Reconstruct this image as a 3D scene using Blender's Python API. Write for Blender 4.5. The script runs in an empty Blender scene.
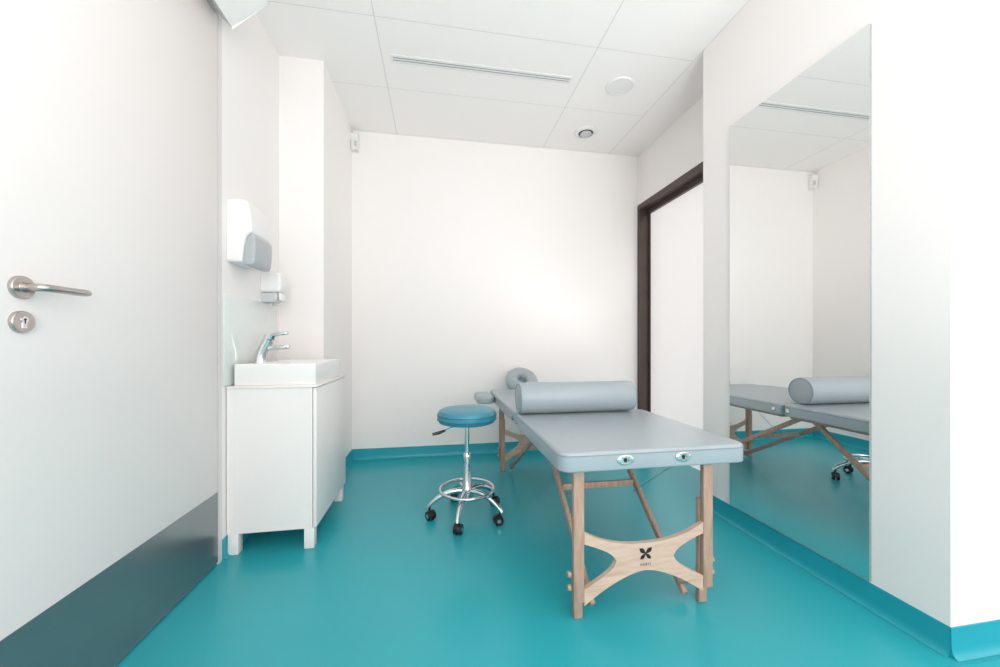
import bpy, bmesh, math, random
from mathutils import Vector, Matrix
random.seed(3)
S=bpy.context.scene
S.view_settings.view_transform='Standard'
S.view_settings.look='None'
S.view_settings.exposure=0.0
COL=S.collection
WL={}   # world location of objects

# ---------------------------------------------------------------- materials
def lin(c):
    return tuple(((v/255)/12.92 if v/255<=0.04045 else ((v/255+0.055)/1.055)**2.4) for v in c)+(1,)
def mat(name,rgb,rough=.5,metal=0,var=.03,scale=6,bump=0,bscale=200,emis=None,estr=0,alpha=1,trans=0,spec=.5,coat=0):
    m=bpy.data.materials.new(name); m.use_nodes=True
    nt=m.node_tree; b=nt.nodes['Principled BSDF']
    c=lin(rgb)
    tc=nt.nodes.new('ShaderNodeTexCoord'); n=nt.nodes.new('ShaderNodeTexNoise')
    n.inputs['Scale'].default_value=scale; n.inputs['Detail'].default_value=4
    nt.links.new(tc.outputs['Object'],n.inputs['Vector'])
    cr=nt.nodes.new('ShaderNodeValToRGB')
    cr.color_ramp.elements[0].position=.3; cr.color_ramp.elements[1].position=.7
    cr.color_ramp.elements[0].color=tuple(max(0,v*(1-var)) for v in c[:3])+(1,)
    cr.color_ramp.elements[1].color=tuple(min(1,v*(1+var)) for v in c[:3])+(1,)
    nt.links.new(n.outputs['Fac'],cr.inputs['Fac']); nt.links.new(cr.outputs['Color'],b.inputs['Base Color'])
    b.inputs['Roughness'].default_value=rough; b.inputs['Metallic'].default_value=metal
    b.inputs['Specular IOR Level'].default_value=spec
    b.inputs['Coat Weight'].default_value=coat
    b.inputs['Alpha'].default_value=alpha; b.inputs['Transmission Weight'].default_value=trans
    if emis:
        b.inputs['Emission Color'].default_value=lin(emis); b.inputs['Emission Strength'].default_value=estr
    if bump:
        n2=nt.nodes.new('ShaderNodeTexNoise'); n2.inputs['Scale'].default_value=bscale
        nt.links.new(tc.outputs['Object'],n2.inputs['Vector'])
        bp=nt.nodes.new('ShaderNodeBump'); bp.inputs['Strength'].default_value=bump; bp.inputs['Distance'].default_value=.002
        nt.links.new(n2.outputs['Fac'],bp.inputs['Height']); nt.links.new(bp.outputs['Normal'],b.inputs['Normal'])
    return m
M_wall=mat('wall_paint',(242,237,235),.6,var=.004,bump=.1,bscale=300,spec=.3)
M_floor=mat('teal_vinyl_floor',(44,162,173),.30,var=.03,scale=1.5,bump=.04,bscale=400)
M_skirt=mat('teal_vinyl_skirting',(30,156,172),.38,var=.03)
M_door=mat('white_laminate_door',(231,224,222),.5,var=.005)
M_dframe=mat('white_door_frame',(220,214,213),.45,var=.01)
M_gap=mat('shadow_gap',(90,90,92),.8,var=.05)
M_steel=mat('brushed_steel',(190,182,178),.28,1,var=.06,scale=30)
M_kick=mat('kick_plate_steel',(146,152,154),.26,.8,var=.04,scale=8)
M_chrome=mat('chrome',(215,218,220),.08,1,var=.01)
M_black=mat('black_rubber',(22,22,24),.5,var=.1)
M_blackp=mat('black_plastic',(28,28,30),.35,var=.1)
M_cab=mat('cabinet_white',(237,232,230),.35,var=.006)
M_cer=mat('white_ceramic',(242,239,237),.12,var=.004,coat=.4)
M_plast=mat('white_plastic',(236,233,231),.3,var=.01)
M_smoke=mat('smoke_plastic',(174,178,181),.2,var=.03,scale=20)
M_smoke2=mat('pale_grey_plastic',(196,198,200),.25,var=.03)
M_mback=mat('mirror_edge',(150,154,154),.3,var=.03)
M_splash=mat('backpainted_glass',(222,227,224),.05,var=.006,coat=.6)
M_vinyl=mat('grey_blue_vinyl',(158,169,175),.34,var=.02,scale=5,bump=.12,bscale=260)
M_vinyl_s=mat('grey_vinyl_seam',(130,144,152),.45,var=.03)
M_seat=mat('teal_blue_vinyl',(56,136,158),.34,var=.04,bump=.12,bscale=260)
M_seat_s=mat('teal_vinyl_seam',(36,108,130),.4,var=.04)
M_bronze=mat('dark_bronze_frame',(86,73,70),.4,.3,var=.08)
M_eyelet=mat('eyelet_metal',(214,210,206),.18,.85,var=.02)
M_cable=mat('cable_metal',(170,170,170),.3,.6,var=.02)
M_dark=mat('dark_hole',(18,18,20),.7,var=.1)
M_vent=mat('vent_shadow_grey',(84,84,86),.7,var=.1)
M_ink=mat('black_ink',(24,21,20),.6,var=.05)
M_ink2=mat('faded_ink',(92,76,68),.6,var=.05)
M_slot=mat('slot_grey',(165,165,166),.6,var=.05)
M_pane=mat('frosted_glass_daylit',(198,195,194),.4,var=.02,scale=1.2,emis=(255,250,248),estr=.50)
def mirror_mat():
    m=bpy.data.materials.new('mirror_silver'); m.use_nodes=True
    b=m.node_tree.nodes['Principled BSDF']; b.inputs['Metallic'].default_value=1; b.inputs['Roughness'].default_value=0.0
    rgb=m.node_tree.nodes.new('ShaderNodeRGB'); rgb.outputs[0].default_value=(.90,.905,.895,1)
    m.node_tree.links.new(rgb.outputs[0],b.inputs['Base Color']); return m
M_mirror=mirror_mat()
def wood():
    m=bpy.data.materials.new('beech_wood'); m.use_nodes=True; nt=m.node_tree; b=nt.nodes['Principled BSDF']
    tc=nt.nodes.new('ShaderNodeTexCoord'); mp=nt.nodes.new('ShaderNodeMapping')
    mp.inputs['Scale'].default_value=(7,40,45)
    n=nt.nodes.new('ShaderNodeTexNoise'); n.inputs['Scale'].default_value=1.6; n.inputs['Detail'].default_value=6; n.inputs['Distortion'].default_value=.6
    cr=nt.nodes.new('ShaderNodeValToRGB')
    cr.color_ramp.elements[0].position=.25; cr.color_ramp.elements[1].position=.75
    cr.color_ramp.elements[0].color=lin((194,162,142)); cr.color_ramp.elements[1].color=lin((216,190,172))
    nt.links.new(tc.outputs['Object'],mp.inputs['Vector']); nt.links.new(mp.outputs['Vector'],n.inputs['Vector'])
    nt.links.new(n.outputs['Fac'],cr.inputs['Fac']); nt.links.new(cr.outputs['Color'],b.inputs['Base Color'])
    b.inputs['Roughness'].default_value=.45
    return m
M_wood=wood()
def wood_leg():
    m=M_wood.copy(); m.name='beech_wood_leg'
    for n in m.node_tree.nodes:
        if n.type=='MAPPING': n.inputs['Scale'].default_value=(45,45,6)
        if n.type=='VALTORGB':
            n.color_ramp.elements[0].color=lin((164,131,113)); n.color_ramp.elements[1].color=lin((194,162,143))
    return m
M_woodl=wood_leg()
def ceiling_mat():
    m=bpy.data.materials.new('ceiling_panels'); m.use_nodes=True; nt=m.node_tree; b=nt.nodes['Principled BSDF']
    g=nt.nodes.new('ShaderNodeNewGeometry'); sp=nt.nodes.new('ShaderNodeSeparateXYZ'); nt.links.new(g.outputs['Position'],sp.inputs[0])
    outs=[]; outy=[]
    def line(sock,v,w,L):
        a=nt.nodes.new('ShaderNodeMath'); a.operation='COMPARE'; a.inputs[1].default_value=v; a.inputs[2].default_value=w
        nt.links.new(sock,a.inputs[0]); L.append(a.outputs[0])
    for v in (-.357,1.01,1.69): line(sp.outputs[0],v,.003,outs)
    for v in (-1.44,-.83,-.22,.39,1.0,1.61,2.22,2.83,3.44): line(sp.outputs[1],v,.0022,outy)
    def mxs(L):
        cur=L[0]
        for o in L[1:]:
            mx=nt.nodes.new('ShaderNodeMath'); mx.operation='MAXIMUM'; nt.links.new(cur,mx.inputs[0]); nt.links.new(o,mx.inputs[1]); cur=mx.outputs[0]
        return cur
    lt=nt.nodes.new('ShaderNodeMath'); lt.operation='LESS_THAN'; lt.inputs[1].default_value=1.69; nt.links.new(sp.outputs[0],lt.inputs[0])
    ml=nt.nodes.new('ShaderNodeMath'); ml.operation='MULTIPLY'; nt.links.new(mxs(outy),ml.inputs[0]); nt.links.new(lt.outputs[0],ml.inputs[1])
    cur=mxs([mxs(outs),ml.outputs[0]])
    mix=nt.nodes.new('ShaderNodeMix'); mix.data_type='RGBA'
    mix.inputs[6].default_value=lin((250,244,241)); mix.inputs[7].default_value=lin((220,215,212))
    nt.links.new(cur,mix.inputs[0]); nt.links.new(mix.outputs[2],b.inputs['Base Color'])
    b.inputs['Roughness'].default_value=.7
    return m
M_ceil=ceiling_mat()

# ---------------------------------------------------------------- builders
def finish(bm,name,m,parent=None,smooth=True,origin=None,ang=35):
    bmesh.ops.recalc_face_normals(bm,faces=bm.faces)
    vs=[v.co for v in bm.verts]
    if origin is None:
        lo=Vector((min(v.x for v in vs),min(v.y for v in vs),min(v.z for v in vs)))
        hi=Vector((max(v.x for v in vs),max(v.y for v in vs),max(v.z for v in vs)))
        origin=(lo+hi)/2
    origin=Vector(origin)
    for v in bm.verts: v.co-=origin
    me=bpy.data.meshes.new(name); bm.to_mesh(me); bm.free()
    me.materials.append(m)
    if smooth:
        for p in me.polygons: p.use_smooth=True
        me.set_sharp_from_angle(angle=math.radians(ang))
    o=bpy.data.objects.new(name,me); COL.objects.link(o)
    if parent:
        o.parent=parent; o.location=origin-WL[parent.name]
    else: o.location=origin
    WL[o.name]=origin
    return o
def add_box(bm,a,b,bev=0,seg=2):
    a=Vector(a); b=Vector(b); c=(a+b)/2; s=b-a
    r=bmesh.ops.create_cube(bm,size=1,matrix=Matrix.Translation(c)@Matrix.Diagonal((abs(s.x),abs(s.y),abs(s.z),1)))
    if bev:
        es=set()
        for v in r['verts']: es.update(v.link_edges)
        bmesh.ops.bevel(bm,geom=list(es),offset=bev,segments=seg,affect='EDGES',profile=.5)
def box(name,a,b,m,parent=None,bev=0,seg=2):
    bm=bmesh.new(); add_box(bm,a,b,bev,seg); return finish(bm,name,m,parent)
def add_beam(bm,p,q,w,t,side=(1,0,0),bev=.003):
    p=Vector(p); q=Vector(q); z=(q-p); L=z.length; z.normalize()
    x=Vector(side); x=(x-z*x.dot(z)).normalized(); y=z.cross(x)
    R=Matrix((x,y,z)).transposed().to_4x4()
    mt=Matrix.Translation((p+q)/2)@R@Matrix.Diagonal((w,t,L,1))
    r=bmesh.ops.create_cube(bm,size=1,matrix=mt)
    if bev:
        es=set()
        for v in r['verts']: es.update(v.link_edges)
        bmesh.ops.bevel(bm,geom=list(es),offset=bev,segments=2,affect='EDGES',profile=.5)
def beam(name,p,q,w,t,m,parent,side=(1,0,0),bev=.003):
    bm=bmesh.new(); add_beam(bm,p,q,w,t,side,bev); return finish(bm,name,m,parent)
def add_cyl(bm,p,q,r1,r2=None,seg=24,cap=True):
    p=Vector(p); q=Vector(q); r2=r1 if r2 is None else r2
    z=(q-p); L=z.length
    R=z.to_track_quat('Z','Y').to_matrix().to_4x4()
    bmesh.ops.create_cone(bm,cap_ends=cap,segments=seg,radius1=r1,radius2=r2,depth=L,matrix=Matrix.Translation((p+q)/2)@R)
def cyl(name,p,q,r,m,parent=None,r2=None,seg=32):
    bm=bmesh.new(); add_cyl(bm,p,q,r,r2,seg); return finish(bm,name,m,parent)
def add_tube(bm,pts,r,seg=12,closed=False,scale=None):
    pts=[Vector(p) for p in pts]; n=len(pts); rings=[]
    up=None
    for i,p in enumerate(pts):
        if closed: t=pts[(i+1)%n]-pts[(i-1)%n]
        else: t=pts[min(i+1,n-1)]-pts[max(i-1,0)]
        t.normalize()
        if up is None:
            up=Vector((0,0,1)) if abs(t.z)<.9 else Vector((1,0,0))
        x=(up-t*up.dot(t)).normalized(); y=t.cross(x); up=x
        rr=r[i] if isinstance(r,(list,tuple)) else r
        rings.append([bm.verts.new(p+(x*math.cos(a)+y*math.sin(a))*rr) for a in [2*math.pi*k/seg for k in range(seg)]])
    m=n if closed else n-1
    for i in range(m):
        A=rings[i]; B=rings[(i+1)%n]
        for k in range(seg):
            bm.faces.new((A[k],A[(k+1)%seg],B[(k+1)%seg],B[k]))
    if not closed:
        bm.faces.new(rings[0]); bm.faces.new(rings[-1])
def add_lathe(bm,prof,center,axis='Z',seg=48):
    c=Vector(center); rings=[]
    def P(r,h,a):
        if axis=='Z': return c+Vector((r*math.cos(a),r*math.sin(a),h))
        if axis=='X': return c+Vector((h,r*math.cos(a),r*math.sin(a)))
        return c+Vector((r*math.cos(a),h,r*math.sin(a)))
    for r,h in prof:
        if r<1e-6: rings.append([bm.verts.new(P(0,h,0))])
        else: rings.append([bm.verts.new(P(r,h,2*math.pi*k/seg)) for k in range(seg)])
    for A,B in zip(rings,rings[1:]):
        for k in range(seg):
            k2=(k+1)%seg
            if len(A)==1 and len(B)==1: continue
            if len(A)==1: bm.faces.new((A[0],B[k],B[k2]))
            elif len(B)==1: bm.faces.new((A[k],A[k2],B[0]))
            else: bm.faces.new((A[k],A[k2],B[k2],B[k]))
    if len(rings[0])>1: bm.faces.new(rings[0])
    if len(rings[-1])>1: bm.faces.new(rings[-1])
def lathe(name,prof,c,m,parent=None,axis='Z',seg=48):
    bm=bmesh.new(); add_lathe(bm,prof,c,axis,seg); return finish(bm,name,m,parent)
def rrect(x0,x1,y0,y1,r,n=8):
    out=[]
    for cx,cy,a0 in ((x1-r,y1-r,0),(x0+r,y1-r,90),(x0+r,y0+r,180),(x1-r,y0+r,270)):
        for k in range(n+1):
            a=math.radians(a0+90*k/n); out.append((cx+r*math.cos(a),cy+r*math.sin(a)))
    return out
def add_slab(bm,x0,x1,y0,y1,z0,z1,r,e,top_e=None):
    layers=[]
    te=e if top_e is None else top_e
    for k in range(5):
        a=math.pi/2*k/4; layers.append((e*(1-math.sin(a)),z0+e*(1-math.cos(a))))
    for k in range(7):
        a=math.pi/2*k/6; layers.append((te*(1-math.cos(a)),z1-te*(1-math.sin(a))))
    rings=[]
    for ins,z in layers:
        rr=max(r-ins,.004)
        rings.append([bm.verts.new((x,y,z)) for x,y in rrect(x0+ins,x1-ins,y0+ins,y1-ins,rr)])
    n=len(rings[0])
    for A,B in zip(rings,rings[1:]):
        for k in range(n): bm.faces.new((A[k],A[(k+1)%n],B[(k+1)%n],B[k]))
    bm.faces.new(rings[0]); bm.faces.new(rings[-1])
def poly_extrude(bm,pts,d):
    a=[bm.verts.new(p) for p in pts]; b=[bm.verts.new(Vector(p)+Vector(d)) for p in pts]
    n=len(a)
    f1=bm.faces.new(a); f2=bm.faces.new(b[::-1])
    for k in range(n): bm.faces.new((a[k],a[(k+1)%n],b[(k+1)%n],b[k]))
    f1.normal_update(); f2.normal_update()
    bmesh.ops.triangulate(bm,faces=[f1,f2],ngon_method='EAR_CLIP')
def empty(name,loc,label,cat,group=None):
    o=bpy.data.objects.new(name,None); o.empty_display_size=.1; o.location=loc; COL.objects.link(o)
    WL[o.name]=Vector(loc); o['label']=label; o['category']=cat
    if group: o['group']=group
    return o
def tag(o,label,cat,**k):
    o['label']=label; o['category']=cat
    for a,b in k.items(): o[a]=b
    return o
def struct(o,label=None,cat=None):
    o['kind']='structure'
    if label: o['label']=label
    if cat: o['category']=cat
    return o

# ---------------------------------------------------------------- constants
H=2.926
XL=-1.02; XP=-.745; XR=1.69; XN=2.0
YB=3.46; YP=2.63; YN=2.13; YE=.965
XF=3.6; YF=-2.3
# ---------------------------------------------------------------- room shell
bm=bmesh.new(); add_box(bm,(XL-.2,YF-.2,-.1),(XF+.2,YB+.2,0)); struct(finish(bm,'floor',M_floor,smooth=False),'smooth teal vinyl floor of the treatment room','floor')
bm=bmesh.new(); add_box(bm,(XL-.2,YF-.2,H),(XF+.2,YB+.2,H+.1)); struct(finish(bm,'ceiling',M_ceil,smooth=False),'white panelled suspended ceiling with thin joints','ceiling')
bm=bmesh.new(); add_box(bm,(XL-.2,YB,0),(XN+.2,YB+.2,H)); struct(finish(bm,'wall_back',M_wall,smooth=False),'plain white painted wall','wall')
DY0,DY1,DZ=1.03,1.945,2.59
bm=bmesh.new()
add_box(bm,(XL-.2,DY1+.03,0),(XL,YB,H)); add_box(bm,(XL-.2,YF,0),(XL,DY0-.03,H)); add_box(bm,(XL-.2,DY0-.03,DZ+.03),(XL,DY1+.03,H))
add_box(bm,(XL,YP,0),(XP,YB,H))
struct(finish(bm,'wall_left',M_wall,smooth=False),'white painted wall with a projecting pier','wall')
bm=bmesh.new(); add_box(bm,(XR,YE,0),(XF+.2,YN,H)); struct(finish(bm,'wall_right',M_wall,smooth=False),'white painted wall pier carrying the mirror','wall')
WY0,WY1,WZ=YN+.001,YB-.001,2.43
bm=bmesh.new(); add_box(bm,(XN,YN,WZ),(XN+.2,YB,H)); struct(finish(bm,'wall_niche',M_wall,smooth=False),'white painted wall above the glazed opening','wall')
bm=bmesh.new()
add_box(bm,(XL-.2,YF-.2,0),(-.6,YF,H)); add_box(bm,(3.2,YF-.2,0),(XF+.2,YF,H)); add_box(bm,(-.6,YF-.2,0),(3.2,YF,.5)); add_box(bm,(-.6,YF-.2,2.75),(3.2,YF,H))
struct(finish(bm,'wall_rear',M_wall,smooth=False),'white painted wall around a wide window','wall')
bm=bmesh.new()
add_box(bm,(XF,YF,0),(XF+.2,-1.8,H)); add_box(bm,(XF,.7,0),(XF+.2,YE,H)); add_box(bm,(XF,-1.8,0),(XF+.2,.7,.5)); add_box(bm,(XF,-1.8,2.75),(XF+.2,.7,H))
struct(finish(bm,'wall_side',M_wall,smooth=False),'white painted wall around a window','wall')
def win(name,a,b,axis):
    bm=bmesh.new(); t=.05
    if axis=='Y':
        x0,x1=a[0],b[0]; y=a[1]; z0,z1=a[2],b[2]
        for bx in (((x0,y-.06,z0),(x1,y,z0+t)),((x0,y-.06,z1-t),(x1,y,z1)),((x0,y-.06,z0+t),(x0+t,y,z1-t)),((x1-t,y-.06,z0+t),(x1,y,z1-t)),(((x0+x1)/2-t/2,y-.06,z0+t),((x0+x1)/2+t/2,y,z1-t))): add_box(bm,*bx)
    else:
        y0,y1=a[1],b[1]; x=a[0]; z0,z1=a[2],b[2]
        for bx in (((x,y0,z0),(x+.06,y1,z0+t)),((x,y0,z1-t),(x+.06,y1,z1)),((x,y0,z0+t),(x+.06,y0+t,z1-t)),((x,y1-t,z0+t),(x+.06,y1,z1-t))): add_box(bm,*bx)
    struct(finish(bm,name,M_bronze,smooth=False),'dark framed window opening','window')
win('window_2',(-.6,YF-.08,.5),(3.2,YF-.08,2.75),'Y')
win('window_3',(XF+.06,-1.8,.5),(XF+.06,.7,2.75),'X')
w=bpy.data.objects.new('window_1',None); COL.objects.link(w); w.location=(XN+.05,(WY0+WY1)/2,0); WL['window_1']=Vector(w.location)
struct(w,'tall daylit frosted window in a dark bronze frame','window')
bm=bmesh.new()
add_box(bm,(XN+.0,WY1-.035,0),(XN+.14,WY1,WZ-.001)); add_box(bm,(XN,WY0,0),(XN+.14,WY0+.035,WZ-.001)); add_box(bm,(XN,WY0+.035,WZ-.05),(XN+.14,WY1-.035,WZ-.001))
add_box(bm,(XN+.10,WY1-.06,0),(XN+.14,WY1-.035,WZ-.05)); add_box(bm,(XN+.085,WY0+.035,WZ-.095),(XN+.14,WY1-.035,WZ-.05))
f=finish(bm,'window_frame',M_bronze,w,smooth=False)
box('window_pane',(XN+.11,WY0+.036,.003),(XN+.12,WY1-.061,WZ-.096),M_pane,w)

def skirt(name,p,q,nrm):
    p=Vector(p); q=Vector(q); n=Vector(nrm)
    prof=[(0.0,.098),(.004,.098),(.005,.03),(.008,.015),(.014,.006),(.022,.0015),(0,.0015)]
    bm=bmesh.new()
    A=[bm.verts.new(p+n*d+Vector((0,0,z))) for d,z in prof]; B=[bm.verts.new(q+n*d+Vector((0,0,z))) for d,z in prof]
    k=len(prof)
    for i in range(k): bm.faces.new((A[i],A[(i+1)%k],B[(i+1)%k],B[i]))
    bm.faces.new(A); bm.faces.new(B)
    return struct(finish(bm,name,M_skirt),'teal vinyl coved skirting','baseboard')
g=.0005
skirt('baseboard_back',(XP,YB-g,0),(XN,YB-g,0),(0,-1,0))
skirt('baseboard_left',(XP+g,YP,0),(XP+g,YB,0),(1,0,0))
skirt('baseboard_pier',(XL,YP-g,0),(XP,YP-g,0),(0,-1,0))
skirt('baseboard_basin',(XL+g,DY1+.035,0),(XL+g,YP,0),(1,0,0))
skirt('baseboard_right',(XR-g,YE,0),(XR-g,YN,0),(-1,0,0))
skirt('baseboard_end',(XR-.005,YE-g,0),(XF,YE-g,0),(0,-1,0))
skirt('baseboard_niche',(XR,YN+g,0),(XN,YN+g,0),(0,1,0))
struct(box('trim_1',(XL,.93,0.0),(XR+1.5,.934,.0012),M_skirt),'thin weld seam in the vinyl floor','trim')

# door
d=bpy.data.objects.new('door_1',None); COL.objects.link(d); d.location=(XL,DY1,0); WL['door_1']=Vector(d.location)
struct(d,'tall white flush door with steel lever and kick plate','door')
box('door_leaf',(XL-.045,DY0,.008),(XL,DY1,DZ),M_door,d,bev=.002)
bm=bmesh.new(); add_box(bm,(XL-.06,DY1+.004,0),(XL+.002,DY1+.03,DZ+.03)); add_box(bm,(XL-.06,DY0-.03,0),(XL+.002,DY0-.004,DZ+.03)); add_box(bm,(XL-.06,DY0-.004,DZ+.004),(XL+.002,DY1+.004,DZ+.03))
finish(bm,'door_frame',M_dframe,d,smooth=False)
box('door_gap_shade',(XL-.06,DY0-.004,0.001),(XL-.046,DY1+.004,DZ+.004),M_gap,d)  # dark sheet behind the leaf, its grey paints the shade in the gap
k=box('kick_plate',(XL+.0002,DY0+.004,.012),(XL+.0022,DY1-.003,.342),M_kick,d); k['label']='grey brushed steel kick plate'
hy,hz=1.105,1.186
bm=bmesh.new()
add_lathe(bm,[(.0,0),(.0285,0),(.0285,.006),(.0265,.009),(.013,.0095),(.0115,.012),(.0115,.02)],(XL+.0002,hy,hz),'X',40)
hp=finish(bm,'handle_rose',M_steel,d)
bm=bmesh.new()
pts=[(XL+.009,hy,hz),(XL+.035,hy,hz)]
for a in range(0,91,15):
    t=math.radians(a); pts.append((XL+.036+.014*math.sin(t),hy+.016*(1-math.cos(t)),hz))
pts+=[(XL+.05,hy+.05,hz),(XL+.05,hy+.09,hz),(XL+.05,hy+.112,hz+.001),(XL+.048,hy+.122,hz+.001)]
add_tube(bm,pts,[.0098]*(len(pts)-1)+[.008],16); lv=finish(bm,'door_handle',M_steel,d); lv['label']='satin steel lever handle'
lz=1.10
lr=lathe('lock_rose',[(.0,0),(.0275,0),(.0275,.006),(.0255,.009),(0,.0092)],(XL+.0002,hy,lz),M_steel,d,'X',40)
bm=bmesh.new(); poly=[(hy+.0085*math.cos(math.radians(a)),lz+.005+.0085*math.sin(math.radians(a))) for a in range(-54,235,16)]+[(hy-.005,lz-.016),(hy+.005,lz-.016)]
poly_extrude(bm,[Vector((XL+.0094,a,b)) for a,b in poly],(.0016,0,0)); finish(bm,'lock_cylinder',M_chrome,lr,smooth=False)
bm=bmesh.new(); poly=[(hy+.0028*math.cos(math.radians(a)),lz+.006+.0028*math.sin(math.radians(a))) for a in range(-68,250,16)]+[(hy-.001,lz-.004),(hy+.001,lz-.004)]
poly_extrude(bm,[Vector((XL+.0111,a,b)) for a,b in poly],(.0003,0,0)); finish(bm,'keyhole',M_dark,lr,smooth=False)

# tilted wall speaker
sp=empty('wall_speaker',(XL,1.7,2.6),'white tilted loudspeaker box fixed high beside the door','speaker')
u=Vector((.73,0,.68)).normalized(); v=Vector((-.68,0,.73)).normalized(); A=Vector((-.95,0,2.53))
bm=bmesh.new(); c=[A,A+u*.21,A+u*.21+v*.09,A+v*.09]
poly_extrude(bm,[Vector((p.x,1.93,p.z)) for p in c],(0,-.38,0)); es=[e for e in bm.edges if len(e.link_faces)==2 and e.calc_face_angle()>.5]
bmesh.ops.bevel(bm,geom=es,offset=.006,segments=2,affect='EDGES'); finish(bm,'speaker_body',M_plast,sp)
box('wall_bracket',(XL+.001,1.68,2.60),(XL+.03,1.80,2.70),M_plast,sp,bev=.003)

# ---------------------------------------------------------------- ceiling fittings
df=empty('air_diffuser',(.325,2.53,H),'long white linear slot air diffuser in the ceiling','air vent')
bm=bmesh.new(); x0,x1,y0,y1=-.30,.945,2.495,2.565; zz=H-.004
for a,b in (((x0,y0,zz),(x1,y0+.018,H-.0003)),((x0,y1-.018,zz),(x1,y1,H-.0003)),((x0,y0+.018,zz),(x0+.012,y1-.018,H-.0003)),((x1-.012,y0+.018,zz),(x1,y1-.018,H-.0003)),((x0+.012,2.526,zz),(x1-.012,2.534,H-.0003))): add_box(bm,a,b)
finish(bm,'diffuser_frame',M_plast,df,smooth=False)
box('diffuser_slot',(x0+.012,y0+.018,H-.0015),(x1-.012,y1-.018,H-.0004),M_slot,df)
rs=empty('ceiling_speaker',(1.32,2.525,H),'flat round white loudspeaker cover in the ceiling','speaker')
lathe('speaker_rim',[(.098,0),(.098,-.006),(.092,-.011),(.084,-.011),(.084,0)],(1.32,2.525,H-.0003),M_plast,rs)
lathe('speaker_grille',[(.0835,-.002),(.0835,-.009),(.05,-.0105),(0,-.011)],(1.32,2.525,H-.0003),M_plast,rs)
rv=empty('ceiling_vent',(1.31,3.13,H),'round white extract vent valve with dark ring gap','air vent')
lathe('vent_rim',[(.10,0),(.10,-.006),(.09,-.014),(.068,-.016),(.064,0)],(1.31,3.13,H-.0003),M_plast,rv)
lathe('vent_throat',[(.0635,-.001),(.0635,-.003),(0,-.003)],(1.31,3.13,H-.0003),M_vent,rv)
lathe('vent_disc',[(.012,-.0035),(.012,-.014),(.050,-.016),(.048,-.022),(0,-.026)],(1.31,3.13,H-.0003),M_smoke2,rv)

# motion sensor
ms=empty('motion_sensor',(XP+.02,YB-.02,2.8),'small white motion sensor fixed in the wall corner','sensor')
bm=bmesh.new()
P=[(XP+.001,YB-.06),(XP+.022,YB-.06),(XP+.044,YB-.048),(XP+.056,YB-.03),(XP+.06,YB-.001),(XP+.001,YB-.001)]
poly_extrude(bm,[Vector((x,y,2.735)) for x,y in P],(0,0,.145)); es=[e for e in bm.edges if len(e.link_faces)==2 and e.calc_face_angle()>.3]
bmesh.ops.bevel(bm,geom=es,offset=.007,segments=3,affect='EDGES'); finish(bm,'sensor_body',M_plast,ms)
beam('sensor_lens',(XP+.043,YB-.0535,2.765),(XP+.043,YB-.0535,2.815),.02,.006,M_smoke2,ms,side=(.75,.65,0),bev=.002)

# ---------------------------------------------------------------- mirror
mr=empty('wall_mirror',(XR,1.55,.1),'tall frameless rectangular mirror on the white wall','mirror')
box('mirror_glass',(XR-.010,1.193,.105),(XR-.009,1.90,2.305),M_mirror,mr)
box('mirror_backing',(XR-.0089,1.193,.105),(XR-.0002,1.90,2.305),M_mback,mr)

# ---------------------------------------------------------------- vanity cabinet
CX0,CX1,CY0,CY1=XL+.004,-.605,2.012,2.625
cb=empty('vanity_cabinet',((CX0+CX1)/2,(CY0+CY1)/2,0),'white laminate washbasin cabinet on short square legs','cabinet')
ZB,ZT=.105,.832
bm=bmesh.new()
add_box(bm,(CX0+.034,CY0,ZB),(CX1-.019,CY0+.018,ZT-.012)); add_box(bm,(CX0+.034,CY1-.018,ZB),(CX1-.019,CY1,ZT-.012))
add_box(bm,(CX0+.034,CY0+.018,ZB),(CX1-.019,CY1-.018,ZB+.018)); add_box(bm,(CX0+.034,CY0+.018,ZB+.018),(CX0+.04,CY1-.018,ZT-.012))
finish(bm,'cabinet_body',M_cab,cb,smooth=False)
box('cabinet_back_rail',(CX0,CY0+.0005,ZB),(CX0+.0335,CY1,ZT-.012),M_cab,cb)
box('cabinet_top',(CX0,CY0-.006,ZT-.0118),(CX1+.006,CY1,ZT),M_cab,cb,bev=.002)
dr=box('cabinet_door',(CX1-.0165,CY0+.002,ZB+.002),(CX1,CY1-.002,ZT-.016),M_cab,cb,bev=.002)
for i,(x,y) in enumerate(((CX0+.002,CY0+.002),(CX1-.06,CY0+.002),(CX1-.06,CY1-.05),(CX0+.002,CY1-.05))):
    box('cabinet_leg',(x,y,0.001),(x+.048,y+.045,ZB-.0003),M_cab,cb,bev=.003)
BX0,BX1,BY0,BY1=CX0+.022,CX1-.008,CY0+.016,CY1-.115
bs=empty('wash_basin',((BX0+BX1)/2,(BY0+BY1)/2,ZT),'white ceramic rectangular countertop basin on the cabinet','sink')
bm=bmesh.new(); z0,z1=ZT+.0006,.940
def ring(ins,z,r,xo=0):
    return [bm.verts.new((x,y,z)) for x,y in rrect(BX0+ins+xo,BX1-ins,BY0+ins,BY1-ins,r,6)]
R=[ring(.003,z0,.008),ring(.0,z0+.004,.010),ring(0,z1-.003,.010),ring(.003,z1,.008),ring(.010,z1,.012,.085),ring(.014,z1-.006,.015,.085),ring(.030,z1-.080,.03,.08),ring(.08,z1-.092,.03,.06)]
for A_,B_ in zip(R,R[1:]):
    for k in range(len(A_)): bm.faces.new((A_[k],A_[(k+1)%len(A_)],B_[(k+1)%len(A_)],B_[k]))
bm.faces.new(R[0]); bm.faces.new(R[-1]); finish(bm,'basin_bowl',M_cer,bs,ang=40)
cyl('basin_drain',((BX0+BX1)/2+.03,(BY0+BY1)/2,z1-.0915),((BX0+BX1)/2+.03,(BY0+BY1)/2,z1-.088),.03,M_chrome,bs)
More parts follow.
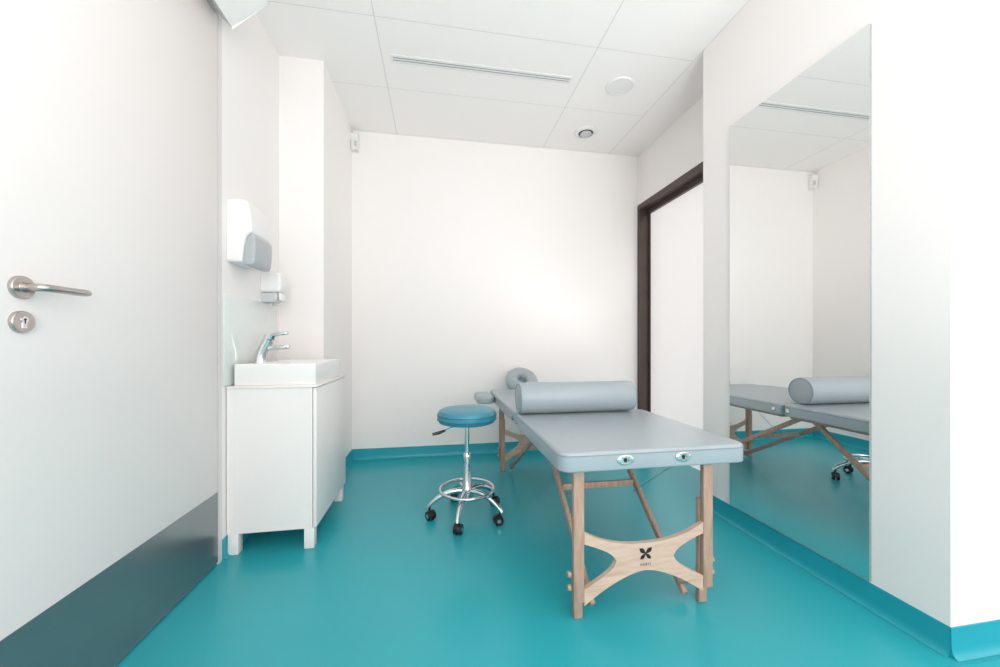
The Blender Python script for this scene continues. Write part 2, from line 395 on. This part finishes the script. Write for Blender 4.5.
# faucet
fx,fy=-.945,2.20
fc=empty('faucet',(fx,fy,z1),'chrome single lever mixer tap on the basin rim','tap')
bm=bmesh.new()
add_tube(bm,[(fx,fy,z1+.0005),(fx+.001,fy,z1+.02),(fx+.010,fy,z1+.055),(fx+.026,fy,z1+.092),(fx+.042,fy,z1+.126)],[.031,.028,.027,.027,.028],28)
finish(bm,'tap_body',M_chrome,fc)
bm=bmesh.new(); add_beam(bm,(fx+.022,fy,z1+.076),(fx+.148,fy,z1+.084),.036,.026,side=(0,1,0),bev=.009); finish(bm,'tap_spout',M_chrome,fc)
bm=bmesh.new(); add_beam(bm,(fx+.020,fy,z1+.142),(fx+.138,fy,z1+.160),.040,.018,side=(0,1,0),bev=.007); add_cyl(bm,(fx+.043,fy,z1+.127),(fx+.048,fy,z1+.145),.0275,seg=28); finish(bm,'tap_lever',M_chrome,fc)
tag(box('splashback_panel',(XL+.0006,1.985,ZT+.004),(XL+.0066,YP-.032,1.285),M_splash,bev=.001),'glossy pale glass splashback panel above the basin','splashback')

# dispensers
def spline(pts,n=5):
    """smooth open curve through the points (Catmull-Rom)"""
    P=[pts[0]]+list(pts)+[pts[-1]]; out=[]
    for i in range(1,len(P)-2):
        a,b,c,d_=P[i-1],P[i],P[i+1],P[i+2]
        for k in range(n):
            t=k/n
            out.append(tuple(.5*((2*b[j])+(-a[j]+c[j])*t+(2*a[j]-5*b[j]+4*c[j]-d_[j])*t*t+(-a[j]+3*b[j]-3*c[j]+d_[j])*t**3) for j in (0,1)))
    out.append(tuple(pts[-1])); return out
def soft_body(pts,y0,y1,name,m,par,r=.015,n=5):
    """profile in x-z swept along y with rounded ends (profile shrinks towards its base line near both ends)"""
    bm=bmesh.new(); rings=[]
    cxm=min(p[0] for p in pts); czm=(max(p[1] for p in pts)+min(p[1] for p in pts))/2
    hx=max(p[0] for p in pts)-cxm; hz=(max(p[1] for p in pts)-min(p[1] for p in pts))/2
    ys=[]
    for k in range(n+1):
        a=math.pi/2*k/n; ys.append((y0+r*(1-math.sin(a)),r*(1-math.cos(a))))
    ys=[(y0+r*(1-math.cos(math.pi/2*k/n)),r*(1-math.sin(math.pi/2*k/n))) for k in range(n+1)]
    ys+=[(y1-(y-y0),i) for y,i in ys[::-1]]
    for y,ins in ys:
        sx_=(hx-ins)/hx; sz_=(hz-ins)/hz
        rings.append([bm.verts.new((XL+.001+cxm+(x-cxm)*sx_,y,czm+(z-czm)*sz_)) for x,z in pts])
    q=len(pts)
    for A_,B_ in zip(rings,rings[1:]):
        for k in range(q): bm.faces.new((A_[k],A_[(k+1)%q],B_[(k+1)%q],B_[k]))
    f1=bm.faces.new(rings[0]); f2=bm.faces.new(rings[-1]); f1.normal_update(); f2.normal_update()
    bmesh.ops.triangulate(bm,faces=[f1,f2],ngon_method='EAR_CLIP')
    return finish(bm,name,m,par,ang=50)
pd=empty('paper_towel_dispenser',(XL,2.14,1.44),'white wall paper towel dispenser with smoked window','dispenser')
soft_body([(0,1.447)]+[(0,1.762)]+spline([(.060,1.762),(.082,1.755),(.094,1.735),(.102,1.69),(.107,1.64),(.107,1.605),(.098,1.590),(.083,1.572),(.074,1.53),(.068,1.48),(.066,1.447)]),2.02,2.24,'dispenser_cover',M_plast,pd,.018)
soft_body([(.0700,1.460),(.076,1.53),(.086,1.571),(.100,1.588)]+spline([(.110,1.596),(.119,1.582),(.122,1.545),(.120,1.49),(.114,1.450),(.100,1.436),(.072,1.436)]),2.032,2.228,'dispenser_window',M_smoke,pd,.010)
sd=empty('soap_dispenser',(XL,2.43,1.27),'white wall soap dispenser with pale grey push lever','dispenser')
soft_body([(0,1.345),(0,1.468)]+spline([(.070,1.468),(.092,1.462),(.104,1.445),(.108,1.41),(.106,1.37),(.098,1.350),(.080,1.345)]),2.375,2.48,'dispenser_cover',M_plast,sd,.016)
soft_body([(0,1.285),(0,1.344)]+spline([(.080,1.344),(.086,1.325),(.082,1.300),(.066,1.285)]),2.383,2.472,'dispenser_body',M_smoke2,sd,.012)
soft_body([(.089,1.344),(.098,1.344),(.106,1.325),(.104,1.298),(.095,1.298)],2.39,2.465,'push_lever',M_plast,sd,.003)
cyl('soap_nozzle',(XL+.055,2.4275,1.268),(XL+.055,2.4275,1.2847),.012,M_smoke,sd)

# ---------------------------------------------------------------- massage table
TX0,TX1=.43,1.195; TC=(TX0+TX1)/2; TZ=.655; PB=.582
T0,TM,T1=1.255,2.03,3.05
tb=empty('massage_table',(TC,2.1,0),'folding massage table with grey-blue vinyl top and beech legs','massage table')
def pad(name,y0,y1):
    bm=bmesh.new(); add_slab(bm,TX0,TX1,y0,y1,PB,TZ,.045,.008,.014); return finish(bm,name,M_vinyl,tb,ang=60)
p1=pad('table_top',T0,TM-.003); p2=pad('table_top',TM+.003,T1)
for y0,y1 in ((T0,TM-.003),(TM+.003,T1)):
    bm=bmesh.new()
    add_tube(bm,[(x,y,TZ-.014) for x,y in rrect(TX0-.0004,TX1+.0004,y0-.0004,y1+.0004,.045,8)],.0016,6,closed=True)
    finish(bm,'seam_piping',M_vinyl_s,tb)
for y0,y1 in ((T0+.045,TM-.01),(TM+.01,T1-.045)):
    bm=bmesh.new(); X0,X1=TX0+.06,TX1-.06
    add_box(bm,(X0,y0+.04,.560),(X1,y0+.06,PB-.0005)); add_box(bm,(X0,y1-.02,.560),(X1,y1,PB-.0005)); add_box(bm,(X0,y0+.06,.560),(X0+.02,y1-.02,PB-.0005)); add_box(bm,(X1-.02,y0+.06,.560),(X1,y1-.02,PB-.0005))
    finish(bm,'under_frame',M_woodl,tb,smooth=False)
LX=(.522,1.062)
def endframe(y,s):
    LXa,LXb=LX
    for i,x in enumerate(LX):
        o=1 if i==0 else -1
        beam('table_leg',(x,y,.075),(x,y,PB-.001),.042,.022,M_woodl,tb,bev=.003)
        beam('leg_extension',(x+o*.006,y+s*.0225,.001),(x+o*.006,y+s*.0225,.42),.036,.021,M_woodl,tb,bev=.003)
        for z in (.125,.175):
            bm=bmesh.new(); add_cyl(bm,(x-o*.0212,y+s*.01,z),(x-o*.03,y+s*.01,z),.004,seg=10); add_cyl(bm,(x-o*.027,y+s*.01,z),(x-o*.038,y+s*.01,z),.012,.010,seg=16)
            finish(bm,'leg_knob',M_woodl,tb)
        xs=x+o*.072
        beam('diagonal_strut',(xs,y+s*.035,.03),(xs,TM-s*.04,.548),.020,.030,M_woodl,tb,bev=.004)
        cyl('strut_bolt',(x+o*.0255,y+s*.05,.065),(xs+o*.016,y+s*.05,.065),.005,M_steel,tb,seg=10)
        bm=bmesh.new(); add_tube(bm,[(xs+o*.02,y+s*.05,.558),(xs+o*.02,y+s*.40,.30)],.0017,6); finish(bm,'steel_cable',M_cable,tb)
    t=.60; y_a,y_b=y+s*.035,TM-s*.04; yy=y_a*(1-t)+y_b*t; zz=.03*(1-t)+.548*t
    beam('cross_bar',(LXa+.084,yy,zz),(LXb-.084,yy,zz),.03,.018,M_woodl,tb,side=(0,0,1),bev=.003)
    w=(LXb-LXa)/2-.0215; cx=(LXa+LXb)/2
    top=lambda u: .276+.060*(abs(u)/w)**2.4
    bot=lambda u: .172-.110*(abs(u)/w)**1.6
    pts=[]; N=24
    gt=w*.48
    def gap(u_): return .084*(max(0,(abs(u_)-gt)/(w-gt)))**.6
    zc=lambda u_: .224-.016*(abs(u_)/w)
    for k in range(N+1): u_=-w+2*w*k/N; pts.append((u_,top(u_)))
    for k in range(13):
        u_=w-(w-gt)*k/12; pts.append((u_,zc(u_)+gap(u_)))
    for k in range(1,13):
        u_=gt+(w-gt)*k/12; pts.append((u_,zc(u_)-gap(u_)))
    for k in range(N+1): u_=w-2*w*k/N; pts.append((u_,bot(u_)))
    for k in range(13):
        u_=w-(w-gt)*k/12; pts.append((-u_,zc(u_)-gap(u_)))
    for k in range(1,13):
        u_=gt+(w-gt)*k/12; pts.append((-u_,zc(u_)+gap(u_)))
    bm=bmesh.new(); poly_extrude(bm,[Vector((cx+a,y-.009,b)) for a,b in pts],(0,.018,0))
    finish(bm,'brace_panel',M_wood,tb,ang=30)
    return cx
cx=endframe(T0+.065,1); endframe(T1-.06,-1)
yf=T0+.065-.0095
bm=bmesh.new(); zc=.236
for sx in (-1,1):
    for sz in (-1,1):
        tip=Vector((sx*(.026 if sz>0 else .022),0,sz*(.021 if sz>0 else .022))); root=Vector((0,0,0)); dirv=tip-root; nrm=Vector((-dirv.z,0,dirv.x)).normalized()
        wd_=.0082 if sz>0 else .0068
        pp=[]
        for k in range(9):
            t=k/8; pp.append(root+dirv*t+nrm*wd_*math.sin(math.pi*t**1.25)+nrm*.0012*(1-t))
        for k in range(7,-1,-1):
            t=k/8
            pp.append(root+dirv*t-nrm*wd_*math.sin(math.pi*t**1.25)-nrm*.0012*(1-t))
        poly_extrude(bm,[Vector((cx,yf,zc))+p for p in pp],(0,-.0006,0))
e=finish(bm,'emblem',M_ink,tb,smooth=False); e['label']='black butterfly-like cross emblem'
cu=bpy.data.curves.new('lettering','FONT'); cu.body='HABYS'; cu.size=.0135; cu.align_x='CENTER'; cu.extrude=.0003; cu.space_character=1.2
to=bpy.data.objects.new('tmp',cu); COL.objects.link(to); bpy.context.view_layer.update()
me=bpy.data.meshes.new_from_object(to.evaluated_get(bpy.context.evaluated_depsgraph_get())); bpy.data.objects.remove(to)
me.materials.clear(); me.materials.append(M_ink2)
lt=bpy.data.objects.new('lettering',me); COL.objects.link(lt); lt.parent=tb; lt.rotation_euler=(math.pi/2,0,0); lt.location=Vector((cx,yf-.0005,.190))-WL['massage_table']
for ex in (.677,.912):
    bm=bmesh.new(); n=32; ez=.620
    def er(a,b,y): return [bm.verts.new((ex+a*math.cos(2*math.pi*k/n),y,ez+b*math.sin(2*math.pi*k/n))) for k in range(n)]
    rr=[er(.033,.019,T0+.001),er(.033,.019,T0-.003),er(.028,.015,T0-.006),er(.014,.0085,T0-.006),er(.012,.007,T0-.002)]
    for A_,B_ in zip(rr,rr[1:]):
        for k in range(n): bm.faces.new((A_[k],A_[(k+1)%n],B_[(k+1)%n],B_[k]))
    bm.faces.new(rr[-1]); eo=finish(bm,'eyelet_plate',M_eyelet,tb)
    h=cyl('eyelet_hole',(ex,T0-.0024,ez),(ex,T0-.0035,ez),.007,M_dark,eo)
for y in (TM-.05,TM+.05):
    for x,o in ((TX0,-1),(TX1,1)):
        lathe('corner_stud',[(.014,0),(.014,.004),(.008,.007),(0,.0075)] if o>0 else [(.014,0),(.014,-.004),(.008,-.007),(0,-.0075)],(x+o*.0003,y,.614),M_eyelet,tb,'X',20)
for x0,x1 in ((TX0-.135,TX0-.004),(TX1+.004,TX1+.135)):
    bm=bmesh.new(); add_slab(bm,x0,x1,2.72,3.02,.59,.645,.05,.01,.02); finish(bm,'armrest_pad',M_vinyl,tb,ang=60)
# face cradle: full horseshoe cushion on a plate
bm=bmesh.new(); pts=[]; fc0=Vector((.735,3.18,.706)); tl=math.radians(33)
for k in range(29):
    a=math.radians(-90+14+(360-28)*k/28)
    px,py=.088*math.cos(a),.108*math.sin(a)
    pts.append(fc0+Vector((px,py*math.cos(tl),py*math.sin(tl))))
add_tube(bm,pts,[.040]+[.056]*27+[.040],18); finish(bm,'face_cradle_cushion',M_vinyl,tb,ang=70)
bm=bmesh.new(); nz=Vector((0,-math.sin(tl),math.cos(tl)))
pp=[fc0-nz*.010+Vector((.085*math.cos(a),.10*math.sin(a)*math.cos(tl),.10*math.sin(a)*math.sin(tl))) for a in [2*math.pi*k/32 for k in range(32)]]
poly_extrude(bm,pp,-nz*.03); finish(bm,'face_cradle_plate',M_vinyl_s,tb)
for xo in (-.07,.07):
    bm=bmesh.new(); add_tube(bm,[(fc0.x+xo,T1-.02,.615),(fc0.x+xo,T1+.05,.612),(fc0.x+xo*.9,T1+.1,.615)],.007,10)
    finish(bm,'cradle_rod',M_steel,tb)
# bolster
RX0,RX1,RY,rc=.438,1.100,1.985,.085
br=empty('bolster_roll',((RX0+RX1)/2,RY,TZ),'grey-blue vinyl cylindrical bolster lying across the table','bolster')
cc=(0,RY,TZ+rc+.001)
lathe('bolster_body',[(rc-.014,RX0+.001),(rc-.004,RX0+.005),(rc,RX0+.016),(rc,RX1-.016),(rc-.004,RX1-.005),(rc-.014,RX1-.001)],cc,M_vinyl,br,'X',56)
for x in (RX0+.004,RX1-.004):
    bm=bmesh.new(); add_tube(bm,[(x,RY+(rc-.006)*math.cos(t),TZ+rc+.001+(rc-.006)*math.sin(t)) for t in [2*math.pi*k/48 for k in range(48)]],.0035,8,closed=True); finish(bm,'bolster_piping',M_vinyl_s,br)

# ---------------------------------------------------------------- stool
sx,sy=.178,2.23
st=empty('rolling_stool',(sx,sy,0),'round teal-blue rolling stool with chrome five-star base','stool')
lathe('stool_seat',[(0,.568),(.150,.568),(.166,.573),(.175,.586),(.178,.604),(.175,.626),(.165,.641),(.143,.649),(.08,.653),(0,.654)],(sx,sy,0),M_seat,st,seg=64)
for zz_ in (.592,.618):
    bm=bmesh.new(); add_tube(bm,[(sx+.1765*math.cos(t),sy+.1765*math.sin(t),zz_) for t in [2*math.pi*k/64 for k in range(64)]],.0028,6,closed=True); finish(bm,'seat_piping',M_seat_s,st)
lathe('seat_plate',[(0,.546),(.03,.546),(.04,.555),(.085,.561),(.085,.5675),(0,.5675)],(sx,sy,0),M_blackp,st)
bm=bmesh.new(); add_lathe(bm,[(.014,.30),(.014,.545)],(sx,sy,0)); finish(bm,'gas_lift_rod',M_chrome,st)
lathe('gas_lift_sleeve',[(.034,.12),(.036,.14),(.034,.175),(.026,.19),(.026,.30),(.022,.318),(.022,.33)],(sx,sy,0),M_chrome,st)
lathe('rod_collar',[(.0225,.3305),(.0225,.37),(.0165,.385)],(sx,sy,0),M_chrome,st)
bm=bmesh.new(); add_tube(bm,[(sx-.02,sy,.548),(sx-.08,sy-.005,.543),(sx-.13,sy-.01,.525)],.005,10); lvr=finish(bm,'height_lever',M_chrome,st)
bm=bmesh.new(); add_tube(bm,[(sx-.13,sy-.01,.525),(sx-.17,sy-.013,.512),(sx-.205,sy-.016,.506)],[.007,.010,.008],12); finish(bm,'lever_grip',M_blackp,lvr)
bm=bmesh.new(); add_tube(bm,[(sx+.160*math.cos(t),sy+.160*math.sin(t),.168) for t in [2*math.pi*k/64 for k in range(64)]],.009,12,closed=True); finish(bm,'foot_ring',M_chrome,st)
bm=bmesh.new()
for k in range(5):
    a=math.radians(180+72*k); dx,dy=math.cos(a),math.sin(a)
    add_tube(bm,[(sx+dx*r,sy+dy*r,z) for r,z in ((.02,.158),(.06,.160),(.10,.155),(.14,.142),(.175,.123),(.205,.102),(.225,.082),(.232,.070))],[.017,.016,.0155,.015,.014,.013,.012,.011],14)
finish(bm,'star_base',M_chrome,st)
for k in range(5):
    a=math.radians(180+72*k); dx,dy=math.cos(a),math.sin(a); c=Vector((sx+dx*.222,sy+dy*.222,0)); b=a+math.radians(35+50*k)
    ax=Vector((math.cos(b),math.sin(b),0)); tr=Vector((-math.sin(b),math.cos(b),0))
    cc_=c+tr*.012+Vector((0,0,.0285))
    bm=bmesh.new(); add_cyl(bm,c+Vector((0,0,.055)),c+Vector((0,0,.074)),.007,seg=12)
    hp_=[cc_+tr*(.029*math.cos(t))+Vector((0,0,.003+.029*math.sin(t))) for t in [math.radians(-10+200*j/10) for j in range(11)]]
    poly_extrude(bm,[p-ax*.005 for p in hp_],ax*.010)
    cs=finish(bm,'caster',M_blackp,st)
    for s_ in (-1,1):
        bm=bmesh.new(); add_cyl(bm,cc_+ax*s_*.0055,cc_+ax*s_*.022,.0282,.0265,seg=28); wh=finish(bm,'caster_wheel',M_black,cs)
        bm=bmesh.new(); add_cyl(bm,cc_+ax*s_*.0222,cc_+ax*s_*.0235,.012,seg=18); finish(bm,'wheel_hub',M_chrome,wh)

# ---------------------------------------------------------------- light
wd=bpy.data.worlds.new('World'); S.world=wd; wd.use_nodes=True; nt=wd.node_tree
bg=nt.nodes['Background']; bg.inputs['Color'].default_value=(.98,.98,1,1); bg.inputs['Strength'].default_value=.9
def area(name,loc,rot,sx_,sy_,e,c=(1,1,1),spread=180):
    l=bpy.data.lights.new(name,'AREA'); l.shape='RECTANGLE'; l.size=sx_; l.size_y=sy_; l.energy=e; l.color=c; l.spread=math.radians(spread)
    o=bpy.data.objects.new(name,l); o.location=loc; o.rotation_euler=rot; COL.objects.link(o); return o
area('daylight_rear',(1.1,YF-.25,1.65),(math.radians(90),0,0),3.4,2.2,101,(1,.97,.957))
area('daylight_side',(XF+.25,-.55,1.65),(math.radians(90),0,math.radians(90)),2.4,2.2,18,(1,.97,.957))
area('added_ceiling_fill',(1.3,-.7,.9),(math.radians(180),0,0),1.6,1.6,72,(1,.957,.942))  # added fill behind the camera to brighten the ceiling; no fixture there
def aim(o,dirv): o.rotation_euler=Vector(dirv).to_track_quat('-Z','Y').to_euler()
o=area('window_daylight',(XN-.02,2.8,1.15),(0,0,0),1.0,1.6,2.4,(1,.98,.97)); aim(o,(-1,.1,.05))
o=area('window_beam',(XN-.03,3.10,1.0),(0,0,0),.35,.5,.60,(1,.98,.97),spread=46); aim(o,(-1,.20,.5))

# ---------------------------------------------------------------- camera
cd=bpy.data.cameras.new('Camera'); cam=bpy.data.objects.new('Camera',cd); COL.objects.link(cam)
cd.sensor_width=36; cd.lens=370/1000*36; cd.shift_y=.0085; cd.clip_start=.02
cam.location=(0,0,1.05); cam.rotation_euler=(math.radians(90),0,math.radians(-9.66))
S.camera=cam
